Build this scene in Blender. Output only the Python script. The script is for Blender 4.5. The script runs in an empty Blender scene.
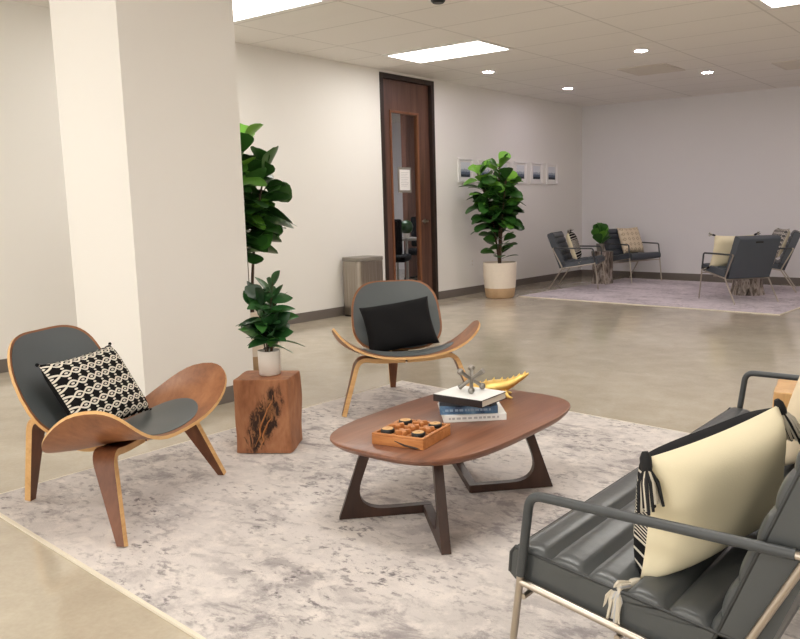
import bpy, bmesh, math, random
from mathutils import Vector, Matrix, Euler, noise as mnoise
from mathutils.geometry import tessellate_polygon
C = bpy.context.scene.collection
SC = bpy.context.scene
PI = math.pi
R = math.radians
random.seed(7)

# ------------------------------------------------------------------ materials
class G:
    """small wrapper for building node graphs"""
    def __init__(s, name, rough=.5, spec=.5, metal=0., **kw):
        s.m = bpy.data.materials.new(name); s.m.use_nodes = True
        s.t = s.m.node_tree; s.n = s.t.nodes
        s.b = s.n['Principled BSDF']
        s.b.inputs['Roughness'].default_value = rough
        s.b.inputs['Specular IOR Level'].default_value = spec
        s.b.inputs['Metallic'].default_value = metal
        for k, v in kw.items(): s.b.inputs[k].default_value = v
    def new(s, t, **kw):
        n = s.n.new(t)
        for k, v in kw.items(): setattr(n, k, v)
        return n
    def put(s, a, inp):
        if hasattr(a, 'is_output'): s.t.links.new(a, inp)
        else: inp.default_value = a
    def math(s, op, a, b=0., c=None, clamp=False):
        n = s.new('ShaderNodeMath', operation=op, use_clamp=clamp)
        s.put(a, n.inputs[0]); s.put(b, n.inputs[1])
        if c is not None: s.put(c, n.inputs[2])
        return n.outputs[0]
    def coord(s, kind='Object', scale=(1,1,1), rot=(0,0,0), loc=(0,0,0)):
        tc = s.new('ShaderNodeTexCoord'); mp = s.new('ShaderNodeMapping')
        s.t.links.new(tc.outputs[kind], mp.inputs[0])
        mp.inputs['Scale'].default_value = scale; mp.inputs['Rotation'].default_value = rot
        mp.inputs['Location'].default_value = loc
        return mp.outputs[0]
    def sep(s, v):
        n = s.new('ShaderNodeSeparateXYZ'); s.t.links.new(v, n.inputs[0]); return n.outputs
    def noise(s, v, scale=5, detail=4, rough=.55, dist=0.):
        n = s.new('ShaderNodeTexNoise'); s.t.links.new(v, n.inputs['Vector'])
        n.inputs['Scale'].default_value = scale; n.inputs['Detail'].default_value = detail
        n.inputs['Roughness'].default_value = rough; n.inputs['Distortion'].default_value = dist
        return n.outputs['Fac']
    def ramp(s, fac, stops, interp='LINEAR'):
        n = s.new('ShaderNodeValToRGB'); s.put(fac, n.inputs[0]); cr = n.color_ramp; cr.interpolation = interp
        while len(cr.elements) < len(stops): cr.elements.new(.5)
        for e, (p, c) in zip(cr.elements, stops):
            e.position = p; e.color = (c[0], c[1], c[2], 1) if not isinstance(c, (int, float)) else (c, c, c, 1)
        return n.outputs[0]
    def mix(s, f, a, b, mode='MIX'):
        n = s.new('ShaderNodeMix', data_type='RGBA', blend_type=mode)
        s.put(f, n.inputs[0])
        for v, i in ((a, 6), (b, 7)):
            if isinstance(v, tuple): v = (v[0], v[1], v[2], 1)
            s.put(v, n.inputs[i])
        return n.outputs[2]
    def color(s, c):
        if isinstance(c, tuple): c = (c[0], c[1], c[2], 1)
        s.put(c, s.b.inputs['Base Color']); return s
    def rough(s, c): s.put(c, s.b.inputs['Roughness']); return s
    def bump(s, h, strength=.3, dist=.01):
        n = s.new('ShaderNodeBump'); n.inputs['Strength'].default_value = strength; n.inputs['Distance'].default_value = dist
        s.put(h, n.inputs['Height']); s.t.links.new(n.outputs[0], s.b.inputs['Normal']); return s

def srgb(r, g, b):
    f = lambda c: (c/255/12.92) if c/255 <= .04045 else ((c/255+.055)/1.055)**2.4
    return (f(r), f(g), f(b))

def wood(name, dark, mid, light, axis=0, scale=9, rough=.4, stretch=.09, spec=.4):
    g = G(name, rough, spec)
    sc = [1, 1, 1]; sc[axis] = stretch
    v = g.coord('Object', tuple(sc))
    a = g.noise(v, scale, 5, .6, .6); b = g.noise(v, scale*6, 3, .6)
    f = g.math('ADD', g.math('MULTIPLY', a, .72), g.math('MULTIPLY', b, .28))
    g.color(g.ramp(f, [(.3, dark), (.5, mid), (.7, light)])).bump(b, .06, .002)
    return g.m

def plain(name, col, rough=.5, var=.06, scale=8, metal=0., spec=.5, bump=0., bscale=60, **kw):
    g = G(name, rough, spec, metal, **kw)
    v = g.coord('Object')
    n = g.noise(v, scale, 3)
    g.color(g.mix(n, tuple(c*(1-var) for c in col), tuple(min(1, c*(1+var)) for c in col)))
    if bump: g.bump(g.noise(v, bscale, 4), bump, .003)
    return g.m

M = {}
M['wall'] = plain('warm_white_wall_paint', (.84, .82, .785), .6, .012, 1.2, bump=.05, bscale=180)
M['wall_far'] = plain('cool_light_wall_tone', (.76, .745, .76), .6, .012, 1.2, bump=.05, bscale=180)  # wall paint with the cooler, dimmer light at the back put into its colour
M['base'] = plain('vinyl_cove_base', srgb(112, 104, 98), .5, .03)
# ceiling tiles, 1.22 x 0.61 lay-in
g = G('ceiling_tile', .8, .2)
o = g.sep(g.coord('Object'))
fx = g.math('FRACT', g.math('DIVIDE', g.math('ADD', o[0], 4.51+12.2), 1.22))
fy = g.math('FRACT', g.math('DIVIDE', g.math('ADD', o[1], -6.36+12.2), .61))
lx = g.math('LESS_THAN', g.math('ABSOLUTE', g.math('SUBTRACT', fx, .5)), .4925)
ly = g.math('LESS_THAN', g.math('ABSOLUTE', g.math('SUBTRACT', fy, .5)), .487)
tile = g.math('MULTIPLY', lx, ly)
nn = g.noise(g.coord('Object'), 90, 3)
base = g.mix(nn, (.83, .80, .76), (.89, .86, .82))
v0 = g.new('ShaderNodeTexVoronoi'); v0.inputs['Scale'].default_value = .9
g.t.links.new(g.coord('Object', (1/1.22, 1/.61, 1)), v0.inputs[0])
base = g.mix(.08, base, g.ramp(v0.outputs['Color'], [(0, .55), (1, .75)]))
g.color(g.mix(tile, (.68, .655, .62), base)).bump(g.math('ADD', tile, g.math('MULTIPLY', nn, .3)), .35, .006)
M['ceil'] = g.m
# polished concrete
g = G('polished_concrete', .16, .75)
v = g.coord('Object')
n1 = g.noise(v, .55, 6, .6, .3); n2 = g.noise(v, 5, 6, .65, .5); n3 = g.noise(v, 60, 3, .6)
f = g.math('ADD', g.math('MULTIPLY', n1, .55), g.math('ADD', g.math('MULTIPLY', n2, .3), g.math('MULTIPLY', n3, .15)))
g.color(g.ramp(f, [(.34, srgb(164, 153, 135)), (.5, srgb(183, 173, 155)), (.66, srgb(200, 191, 174))]))
g.rough(g.ramp(n2, [(.3, .07), (.7, .16)]))
g.bump(g.math('ADD', n1, g.math('MULTIPLY', n2, .12)), .12, .02)
M['floor'] = g.m
# distressed rug
def rug_mat(name, tint, dark, seed):
    g = G(name, .95, .1)
    v = g.coord('Object', (1, 1, 1), (0, 0, 0), (seed, seed*.7, 0))
    vs = g.coord('Object', (.75, 1.25, 1), (0, 0, .1), (seed*2, 1, 0))
    big = g.noise(vs, 1.7, 3, .55, .4); mid = g.noise(vs, 8., 8, .74, .5); fine = g.noise(vs, 28, 6, .7, .2)
    blot = g.math('MULTIPLY', g.ramp(mid, [(.49, 0.), (.6, 1.)]), g.ramp(big, [(.4, .2), (.58, 1.)]))
    speck = g.math('MULTIPLY', g.ramp(fine, [(.53, 0.), (.62, 1.)]), g.ramp(g.noise(vs, 3, 4, .6), [(.42, .15), (.62, 1.)]))
    base = g.mix(g.ramp(big, [(.35, 0.), (.65, 1.)]), tint, tuple(c*.80 for c in tint))
    base = g.mix(g.math('MULTIPLY', g.ramp(g.noise(v, 11, 6, .7), [(.5, 0.), (.62, 1.)]), .5), base, (min(1, tint[0]*1.17), min(1, tint[1]*1.16), min(1, tint[2]*1.13)))
    c = g.mix(g.math('MULTIPLY', blot, .6), base, dark)
    c = g.mix(g.math('MULTIPLY', speck, .85), c, tuple(d*.75 for d in dark))
    g.color(c).bump(g.noise(v, 260, 2), .5, .006)
    g.b.inputs['Sheen Weight'].default_value = .1
    return g.m
M['rug'] = rug_mat('distressed_rug_pile', srgb(218, 211, 207), srgb(112, 103, 108), 3.1)
M['rug_far'] = rug_mat('distressed_rug_pile_far', srgb(212, 202, 208), srgb(140, 128, 138), 8.3)
M['binding'] = plain('rug_binding', srgb(226, 218, 200), .9, .03)
M['walnut'] = wood('walnut_table', srgb(88, 56, 42), srgb(124, 82, 62), srgb(150, 104, 80), 1, 8, .33, .08)
M['walnut_leg'] = wood('walnut_leg', srgb(40, 26, 21), srgb(56, 37, 29), srgb(72, 48, 38), 2, 9, .4)
M['ply_face'] = wood('walnut_ply_face', srgb(112, 70, 45), srgb(148, 97, 64), srgb(176, 122, 84), 1, 7, .38, .12)
M['ply_edge'] = wood('ply_edge', srgb(190, 142, 88), srgb(212, 168, 112), srgb(226, 188, 134), 1, 20, .42)
M['ply_dark'] = wood('walnut_ply_leg', srgb(84, 50, 33), srgb(110, 68, 45), srgb(132, 84, 57), 2, 10, .4)
M['pale_ply'] = wood('pale_ply', srgb(186, 140, 88), srgb(204, 160, 106), srgb(220, 180, 126), 2, 14, .4)
M['door'] = wood('dark_walnut_door', srgb(70, 47, 39), srgb(96, 67, 56), srgb(114, 83, 70), 2, 10, .4, .06)
M['door_bead'] = wood('door_glazing_bead', srgb(96, 58, 38), srgb(122, 78, 52), srgb(140, 92, 64), 2, 10, .4, .06)
M['jamb'] = wood('dark_door_frame', srgb(34, 24, 20), srgb(46, 34, 29), srgb(56, 42, 36), 2, 10, .45)
M['game_wood'] = wood('game_wood', srgb(146, 88, 46), srgb(186, 122, 70), srgb(208, 146, 92), 0, 16, .4, .15)
M['shell_pad'] = plain('slate_leather', srgb(82, 88, 90), .42, .04, 5, bump=.08, bscale=140)
M['leather'] = plain('charcoal_leather', srgb(72, 75, 76), .32, .08, 6, bump=.18, bscale=45)
M['leather_blue'] = plain('slate_blue_leather', srgb(74, 80, 88), .45, .05, 6, bump=.1, bscale=60)
M['piping'] = plain('leather_piping', srgb(48, 50, 51), .4, .03)
M['armwrap'] = plain('arm_leather', srgb(62, 65, 67), .42, .04)
M['chrome'] = plain('brushed_nickel', srgb(186, 176, 164), .28, .03, 20, metal=1.)
M['steel'] = plain('pewter_metal', srgb(150, 146, 140), .32, .05, 20, metal=1.)
M['gold'] = plain('gold_metal', srgb(240, 206, 126), .42, .12, 25, metal=1., bump=.5, bscale=110)
M['black_fab'] = plain('black_fabric', srgb(20, 20, 22), .85, .1, 40, bump=.2, bscale=300, spec=.2)
M['cream_fab'] = plain('cream_cotton', srgb(228, 218, 188), .9, .03, 10, bump=.15, bscale=250, spec=.2)
M['cream_lt'] = plain('pale_cream_cotton', srgb(228, 212, 184), .9, .03, 10, bump=.15, bscale=250, spec=.2)
M['yarn_black'] = plain('black_yarn', srgb(26, 26, 28), .9, .05)
M['yarn_white'] = plain('ecru_yarn', srgb(202, 194, 178), .9, .05)
M['soil'] = plain('dark_soil', srgb(58, 44, 34), .95, .3, 40, bump=.8, bscale=60)
M['bark'] = plain('fig_bark', srgb(86, 68, 54), .85, .2, 30, bump=.6, bscale=50)
M['ceramic'] = plain('white_ceramic', srgb(226, 220, 212), .35, .02)
M['basket'] = plain('cream_woven_basket', srgb(232, 220, 204), .85, .05, 30, bump=.5, bscale=90)
M['basket_tan'] = plain('tan_woven_basket', srgb(200, 168, 132), .85, .08, 30, bump=.5, bscale=90)
M['white'] = plain('white_paint', srgb(236, 234, 232), .45, .01)
M['black'] = plain('black_plastic', srgb(18, 18, 19), .4, .05)
M['grey_plastic'] = plain('grey_plastic', srgb(128, 122, 114), .5, .03)
M['paper'] = plain('book_pages', srgb(232, 226, 214), .8, .04, 60)
M['book_white'] = plain('white_book_cover', srgb(232, 232, 230), .4, .01)
M['book_blue'] = None
M['book_grey'] = plain('grey_book_cover', srgb(54, 54, 58), .5, .08, 30)
M['book_black'] = plain('black_book_cover', srgb(34, 26, 26), .4, .05)
M['ink'] = plain('faded_ink', srgb(182, 182, 184), .6, .02)
M['pale_ink'] = plain('pale_ink', srgb(140, 160, 182), .6, .02)
M['vent'] = plain('vent_grille', srgb(214, 206, 196), .5, .02)
g = G('blue_book_cover', .45); n = g.noise(g.coord('Object'), 14, 4, .6)
g.color(g.ramp(n, [(.35, srgb(44, 66, 96)), (.52, srgb(78, 112, 146)), (.68, srgb(128, 160, 186))])); M['book_blue'] = g.m

def leaf_mat(name, a, b, c, spec=.5):
    g = G(name, .34, spec)
    oi = g.new('ShaderNodeAttribute', attribute_name='tone')
    g.color(g.ramp(oi.outputs['Fac'], [(0, a), (.6, b), (1, c)]))
    g.bump(g.noise(g.coord('Object'), 45, 2), .15, .004)
    g.b.inputs['Transmission Weight'].default_value = 0.
    return g.m
M['leaf'] = leaf_mat('fiddle_leaf', srgb(26, 58, 22), srgb(58, 108, 42), srgb(130, 192, 66))
M['leaf_dark'] = leaf_mat('glossy_dark_leaf', srgb(20, 50, 26), srgb(42, 86, 42), srgb(78, 136, 60))
# stainless with vertical brushing
g = G('brushed_stainless', .34, .5, 1.)
n = g.noise(g.coord('Object', (60, 60, .6)), 3, 4, .6)
g.color(g.ramp(n, [(.3, srgb(140, 132, 122)), (.7, srgb(190, 182, 172))])); M['stainless'] = g.m
# clear glass pane
g = G('clear_glass', .02, .5); g.b.inputs['Transmission Weight'].default_value = 1.; g.b.inputs['IOR'].default_value = 1.08
g.color((.86, .87, .88)); M['glass'] = g.m
# lamps
def emit(name, col, s):
    m = bpy.data.materials.new(name); m.use_nodes = True; t = m.node_tree
    b = t.nodes['Principled BSDF']; b.inputs['Base Color'].default_value = (.9, .9, .9, 1)
    b.inputs['Emission Color'].default_value = (*col, 1); b.inputs['Emission Strength'].default_value = s
    return m
M['lens'] = emit('troffer_lens', (1, .965, .91), 10.)
M['can'] = emit('downlight_lamp', (1, .89, 1.), 95.)
M['added_office_lens'] = emit('added_office_lens', (.95, .95, 1), 20.)

# black and cream ogee weave (uses the pillow's own UV)
def ogee(name, cols, rows, dark, light, rot=0.):
    g = G(name, .9, .15)
    o = g.sep(g.coord('UV', (cols, rows, 1), (0, 0, rot)))
    cs = g.math('MULTIPLY', g.math('COSINE', g.math('MULTIPLY', o[0], 2*PI)), .25)
    def near(v, w):      # stripe around integers
        return g.math('LESS_THAN', g.math('ABSOLUTE', g.math('SUBTRACT', g.math('FRACT', v), .5)), w)
    l1 = near(g.math('ADD', o[1], cs), .085); l2 = near(g.math('SUBTRACT', o[1], cs), .085)
    lat = g.math('MAXIMUM', l1, l2)
    # dots at the eye centres
    def dots(du, dv, r):
        a = g.math('SUBTRACT', g.math('FRACT', g.math('ADD', o[0], du)), .5)
        b = g.math('SUBTRACT', g.math('FRACT', g.math('ADD', o[1], dv)), .5)
        d = g.math('ADD', g.math('POWER', g.math('MULTIPLY', g.math('ABSOLUTE', a), cols and 1.0), 2.), g.math('POWER', g.math('ABSOLUTE', b), 2.))
        return g.math('LESS_THAN', d, r*r)
    dd = g.math('MAXIMUM', dots(.5, .5, .085), dots(0., .5, .085))
    dd = g.math('MAXIMUM', dd, g.math('MAXIMUM', dots(0., 0., .085), dots(.5, 0., .085)))
    fac = g.math('MAXIMUM', lat, dd)
    wv = g.noise(g.coord('UV', (1, 1, 1)), 160, 2)
    g.color(g.mix(fac, dark, light)).bump(g.math('ADD', fac, wv), .3, .004)
    return g.m
M['ogee'] = ogee('black_cream_ogee_weave', 4.5, 7, srgb(22, 21, 22), srgb(222, 217, 204))
M['ogee_small'] = ogee('grey_cream_weave', 6, 7, srgb(96, 94, 94), srgb(206, 200, 190))
# cream with faint diamonds
g = G('cream_diamond_weave', .9, .15); o = g.sep(g.coord('UV', (5, 5, 1)))
a = g.math('ABSOLUTE', g.math('SUBTRACT', g.math('FRACT', o[0]), .5)); b = g.math('ABSOLUTE', g.math('SUBTRACT', g.math('FRACT', o[1]), .5))
s_ = g.math('ADD', a, b); f = g.math('LESS_THAN', g.math('ABSOLUTE', g.math('SUBTRACT', s_, .28)), .09)
g.color(g.mix(f, srgb(226, 210, 184), srgb(186, 166, 138))); M['diamond'] = g.m
# black & white bands (front of tasselled pillows)
g = G('black_white_band_weave', .9, .15); o = g.sep(g.coord('UV'))
stripe = g.math('LESS_THAN', g.math('FRACT', g.math('MULTIPLY', o[1], 11.)), .22)
zig = g.math('ABSOLUTE', g.math('SUBTRACT', g.math('FRACT', g.math('MULTIPLY', o[0], 15.)), .5))
zz = g.math('LESS_THAN', g.math('FRACT', g.math('ADD', g.math('MULTIPLY', o[1], 38.), zig)), .42)
midb = g.math('LESS_THAN', g.math('ABSOLUTE', g.math('SUBTRACT', o[1], .5)), .2)
f = g.math('ADD', g.math('MULTIPLY', zz, midb), g.math('MULTIPLY', stripe, g.math('SUBTRACT', 1., midb)), clamp=True)
g.color(g.mix(f, srgb(24, 24, 26), srgb(206, 200, 188))).bump(f, .3, .004); M['bandweave'] = g.m
# stump wood
g = G('reclaimed_stump_wood', .55, .3)
v = g.coord('Object', (1, 1, .35)); n1 = g.noise(v, 9, 6, .65, .8); n2 = g.noise(v, 40, 4, .6)
c = g.ramp(g.math('ADD', g.math('MULTIPLY', n1, .7), g.math('MULTIPLY', n2, .3)), [(.3, srgb(112, 68, 44)), (.5, srgb(154, 102, 70)), (.7, srgb(182, 130, 94))])
# ragged dark rot crack running up the front face
o = g.sep(g.coord('Object', (1, 1, 1), (0, R(-24), 0), (0, 0, 0)))
oo = g.sep(g.coord('Object')); nr = g.noise(g.coord('Object', (1, 1, .4), (0, R(-24), 0)), 34, 7, .75, .6)
cx_ = math.cos(R(24))*.012 - math.sin(R(24))*.165; cz_ = math.sin(R(24))*.012 + math.cos(R(24))*.165
du = g.math('POWER', g.math('DIVIDE', g.math('SUBTRACT', o[0], cx_), .07), 2.); dw = g.math('POWER', g.math('DIVIDE', g.math('SUBTRACT', o[2], cz_), .18), 2.)
msk = g.math('ADD', g.math('ADD', du, dw), g.math('MULTIPLY', g.math('SUBTRACT', nr, .5), 3.2))
msk = g.math('MULTIPLY', g.ramp(msk, [(.5, 1.), (1., 0.)]), g.math('LESS_THAN', oo[1], -.085))
c = g.mix(msk, c, g.ramp(nr, [(.36, srgb(36, 22, 16)), (.5, srgb(62, 40, 28)), (.58, srgb(150, 104, 68)), (.64, srgb(70, 44, 30))]))
g.color(c).bump(g.math('SUBTRACT', n1, g.math('MULTIPLY', msk, nr)), .35, .012); M['stump'] = g.m
g = G('cracked_heartwood', .8, .2)
v = g.coord('Object', (1, 1, .5)); n1 = g.noise(v, 26, 7, .75, 1.2)
g.color(g.ramp(n1, [(.38, srgb(22, 14, 10)), (.5, srgb(70, 42, 28)), (.58, srgb(168, 120, 76)), (.64, srgb(96, 60, 40))])).bump(n1, .8, .02); M['heart'] = g.m
# petrified-looking log
g = G('weathered_log', .6, .3)
v = g.coord('Object', (1, 1, .25)); n1 = g.noise(v, 16, 6, .7, .8)
g.color(g.ramp(n1, [(.36, srgb(48, 44, 40)), (.48, srgb(120, 108, 98)), (.6, srgb(196, 186, 176)), (.68, srgb(92, 82, 74))])).bump(n1, .8, .02); M['log'] = g.m
# mountain print
g = G('misty_forest_print', .5, .3); o = g.sep(g.coord('UV'))
def ridge(h, sc, seed, rough):
    cv = g.new('ShaderNodeCombineXYZ'); g.put(g.math('ADD', o[0], seed), cv.inputs[0])
    nz = g.noise(cv.outputs[0], sc, 5, rough)
    return g.math('LESS_THAN', o[1], g.math('ADD', h-.3, g.math('MULTIPLY', nz, .6)))
c = g.mix(ridge(.52, 5, 1.3, .7), srgb(216, 220, 226), srgb(164, 174, 188))
c = g.mix(ridge(.36, 8, 4.1, .75), c, srgb(96, 110, 130))
c = g.mix(ridge(.18, 12, 7.7, .8), c, srgb(44, 52, 64))
g.color(c); M['print'] = g.m

# ------------------------------------------------------------------ mesh helpers
class MB:
    def __init__(s): s.bm = bmesh.new(); s.uv = s.bm.loops.layers.uv.new('UVMap'); s.tone = s.bm.verts.layers.float.new('tone')
    def box(s, lo, hi, mi=0, mat=None):
        vs = [s.bm.verts.new((x, y, z)) for z in (lo[2], hi[2]) for y in (lo[1], hi[1]) for x in (lo[0], hi[0])]
        fs = []
        for f in ((0,2,3,1), (4,5,7,6), (0,1,5,4), (2,6,7,3), (0,4,6,2), (1,3,7,5)):
            fc = s.bm.faces.new([vs[i] for i in f]); fc.material_index = mi; fs.append(fc)
        if mat: bmesh.ops.transform(s.bm, matrix=mat, verts=vs)
        return vs
    def bbox(s, lo, hi, bev=.004, seg=2, mi=0, mat=None):
        vs = s.box(lo, hi, mi)
        es = {e for v in vs for e in v.link_edges}
        r = bmesh.ops.bevel(s.bm, geom=list(es), offset=bev, segments=seg, affect='EDGES', profile=.5)
        for f in r['faces']: f.material_index = mi
        if mat:
            allv = {v for f in r['faces'] for v in f.verts}
            allv |= {v for v in vs if v.is_valid}
            st = list(allv); seen = set(st)
            while st:
                v = st.pop()
                for e in v.link_edges:
                    w = e.other_vert(v)
                    if w not in seen: seen.add(w); st.append(w)
            bmesh.ops.transform(s.bm, matrix=mat, verts=list(seen))
    def loft(s, rings, cap=True, closed=True, mi=0, tone=None):
        vr = []
        for ring in rings:
            r = [s.bm.verts.new(p) for p in ring]
            if tone is not None:
                for v in r: v[s.tone] = tone
            vr.append(r)
        n = len(vr[0]); fs = []
        for a, b in zip(vr, vr[1:]):
            for i in range(n if closed else n-1):
                j = (i+1) % n
                f = s.bm.faces.new((a[i], a[j], b[j], b[i])); f.material_index = mi; f.smooth = True; fs.append(f)
        if cap and closed:
            for r, rev in ((vr[0], True), (vr[-1], False)):
                f = s.bm.faces.new(r[::-1] if rev else r); f.material_index = mi
        return vr, fs
    def tube(s, pts, rad, seg=10, mi=0, cap=True, flat=None, tone=None):
        pts = [Vector(p) for p in pts]; n = len(pts)
        rad = [rad]*n if isinstance(rad, (int, float)) else rad
        rings = []; up = None
        for i, p in enumerate(pts):
            d = ((pts[min(i+1, n-1)] - pts[max(i-1, 0)])).normalized()
            if up is None:
                up = Vector((0, 0, 1)) if abs(d.z) < .9 else Vector((1, 0, 0))
            a = d.cross(up).normalized(); b = a.cross(d).normalized(); up = b
            rings.append([p + (a*math.cos(2*PI*k/seg) + b*math.sin(2*PI*k/seg))*rad[i] for k in range(seg)])
        return s.loft(rings, cap, True, mi, tone)
    def lathe(s, prof, seg=24, mi=0, c=(0, 0, 0)):
        rings = [[(c[0]+r*math.cos(2*PI*k/seg), c[1]+r*math.sin(2*PI*k/seg), c[2]+z) for k in range(seg)] for r, z in prof]
        return s.loft(rings, True, True, mi)
    def ball(s, c, r, seg=14, sc=(1, 1, 1)):
        prof = [(max(1e-4, math.sin(PI*i/8))*r*sc[0], -math.cos(PI*i/8)*r*sc[2]) for i in range(9)]
        s.lathe(prof, seg, 0, c)
    def prism(s, out, z0, z1, mi=0):
        return s.loft([[(x, y, z0) for x, y in out], [(x, y, z1) for x, y in out]], True, True, mi)
    def build(s, name, mats, parent=None, smooth=None, bev=0., loc=None, rot=None):
        bmesh.ops.recalc_face_normals(s.bm, faces=s.bm.faces)
        me = bpy.data.meshes.new(name)
        s.bm.to_mesh(me); s.bm.free()
        if not isinstance(mats, (list, tuple)): mats = [mats]
        for m in mats: me.materials.append(M[m] if isinstance(m, str) else m)
        o = bpy.data.objects.new(name, me); C.objects.link(o)
        if parent: o.parent = parent
        if loc: o.location = loc
        if rot: o.rotation_euler = rot
        if bev:
            b = o.modifiers.new('bevel', 'BEVEL'); b.width = bev; b.segments = 2; b.limit_method = 'ANGLE'; b.angle_limit = R(40)
        if smooth is not None:
            me.polygons.foreach_set('use_smooth', [True]*len(me.polygons))
            me.set_sharp_from_angle(angle=R(smooth))
        return o

def thing(name, label, cat, loc=(0, 0, 0), rotz=0., group=None):
    o = bpy.data.objects.new(name, None); C.objects.link(o); o.empty_display_size = .1
    o.location = loc; o.rotation_euler = (0, 0, rotz); o['label'] = label; o['category'] = cat
    if group: o['group'] = group
    return o
def tag(o, label, cat, group=None, kind=None):
    o['label'] = label; o['category'] = cat
    if group: o['group'] = group
    if kind: o['kind'] = kind
    return o
def struct(o, label=None, cat=None):
    o['kind'] = 'structure'
    if label: o['label'] = label
    if cat: o['category'] = cat
    return o
def dup(root, loc, rotz, label, group=None):
    r = root.copy(); C.objects.link(r); r.location = loc; r.rotation_euler = (0, 0, rotz); r['label'] = label
    if group: r['group'] = group
    for ch in list(root.children):
        c = ch.copy(); C.objects.link(c); c.parent = r
        for gch in list(ch.children):
            d = gch.copy(); C.objects.link(d); d.parent = c
    return r

def fillet(pts, rad, n=5):
    """round the corners of a polyline"""
    pts = [Vector(p) for p in pts]; out = [pts[0]]
    for i in range(1, len(pts)-1):
        a, b, c = pts[i-1], pts[i], pts[i+1]
        r = rad if isinstance(rad, (int, float)) else rad[i-1]
        d1 = (a-b).normalized(); d2 = (c-b).normalized()
        r = min(r, (a-b).length*.45, (c-b).length*.45)
        p, q = b+d1*r, b+d2*r
        for k in range(n+1):
            t = k/n; out.append(p*(1-t)**2 + b*2*t*(1-t) + q*t*t)
    out.append(pts[-1]); return out

# ------------------------------------------------------------------ room
XL, YB, H = -6.335, 11.79, 2.73
XR, YF = 3.6, -2.6
DY0, DY1, DZ = 6.97, 7.95, 2.70     # doorway in the left wall
def slab(name, lo, hi, mat, **k):
    m = MB(); m.box(lo, hi); return struct(m.build(name, mat), **k)
slab('floor', (XL-4.5, YF-.1, -.06), (XR+.1, YB+.1, 0), 'floor', label='polished beige concrete floor reflecting the ceiling lights', cat='floor')
slab('ceiling', (XL-4.5, YF-.1, H), (XR+.1, YB+.1, H+.06), 'ceil', label='white lay-in tile ceiling with a faint grid', cat='ceiling')
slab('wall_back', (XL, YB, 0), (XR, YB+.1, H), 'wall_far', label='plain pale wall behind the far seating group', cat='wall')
slab('wall_right', (XR, YF, 0), (XR+.1, YB, H), 'wall')
WZ0, WZ1 = .35, 2.45
added_wins = [(-6.0, -4.2), (-3.9, -2.1), (-1.8, 0.), (.3, 2.1)]  # unseen windows added for daylight on the ceiling and the column front
m = MB(); m.box((XL, YF-.1, 0), (XR, YF, WZ0)); m.box((XL, YF-.1, WZ1), (XR, YF, H)); e_ = [XL]+[q for w_ in added_wins for q in w_]+[XR]
for k in range(0, len(e_), 2): m.box((e_[k], YF-.1, WZ0), (e_[k+1], YF, WZ1))
struct(m.build('wall_front', 'wall'))
for k, (a, b) in enumerate(added_wins):
    m = MB(); f_ = .05
    m.box((a, YF-.08, WZ0), (a+f_, YF-.03, WZ1)); m.box((b-f_, YF-.08, WZ0), (b, YF-.03, WZ1)); m.box((a+f_, YF-.08, WZ0), (b-f_, YF-.03, WZ0+f_)); m.box((a+f_, YF-.08, WZ1-f_), (b-f_, YF-.03, WZ1))
    m.box(((a+b)/2-.02, YF-.08, WZ0+f_), ((a+b)/2+.02, YF-.03, WZ1-f_))
    struct(m.build('added_window_%d' % (k+1), 'jamb'), 'tall dark-framed unseen opening added for daylight behind the viewer, number %s from the left wall' % ('one', 'two', 'three', 'four')[k], 'added_window')
m = MB()
m.box((XL-.12, YF, 0), (XL, DY0, H)); m.box((XL-.12, DY1, 0), (XL, YB, H)); m.box((XL-.12, DY0, DZ), (XL, DY1, H))
struct(m.build('wall_left', 'wall'), 'long white wall with the dark walnut door', 'wall')
CX0, CX1, CY0, CY1 = -4.77, -4.09, 2.47, 3.225
slab('wall_column', (CX0, CY0, 0), (CX1, CY1, H), 'wall', label='square white column in the foreground at left', cat='column')
bh, bt = .1, .012
def basebd(name, segs):
    m = MB()
    for lo, hi in segs: m.box((lo[0], lo[1], .0), (hi[0], hi[1], bh))
    struct(m.build(name, 'base', bev=.003), 'dark grey vinyl baseboard', 'baseboard')
basebd('baseboard_left', [((XL, YF), (XL+bt, DY0)), ((XL, DY1), (XL+bt, YB))])
basebd('baseboard_back', [((XL, YB-bt), (XR, YB))])
basebd('baseboard_right', [((XR-bt, YF), (XR, YB))])
basebd('baseboard_front', [((XL, YF), (XR, YF+bt))])
basebd('baseboard_column', [((CX0-bt, CY0-bt), (CX1+bt, CY0)), ((CX0-bt, CY1), (CX1+bt, CY1+bt)), ((CX1, CY0), (CX1+bt, CY1)), ((CX0-bt, CY0), (CX0, CY1))])
# office behind the door
OX = XL-4.4
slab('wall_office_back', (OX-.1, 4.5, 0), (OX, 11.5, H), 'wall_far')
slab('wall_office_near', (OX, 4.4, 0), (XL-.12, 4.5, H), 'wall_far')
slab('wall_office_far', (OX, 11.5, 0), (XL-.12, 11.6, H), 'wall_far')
m = MB(); m.box((-8.6, 9.93, 0), (-8.5, 11.2, H)); struct(m.build('wall_office_panel', 'door'), 'dark walnut panel wall seen through the door glass', 'wall')
lt = thing('ceiling_light', 'bright unseen ceiling light added to the office beyond the walnut door', 'light', (-8.0, 8.6, H))  # unseen lamp added to brighten the office behind the glass
m = MB(); m.box((-.6, -.3, -.012), (.6, .3, 0)); m.build('diffuser', 'added_office_lens', lt)

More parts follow.
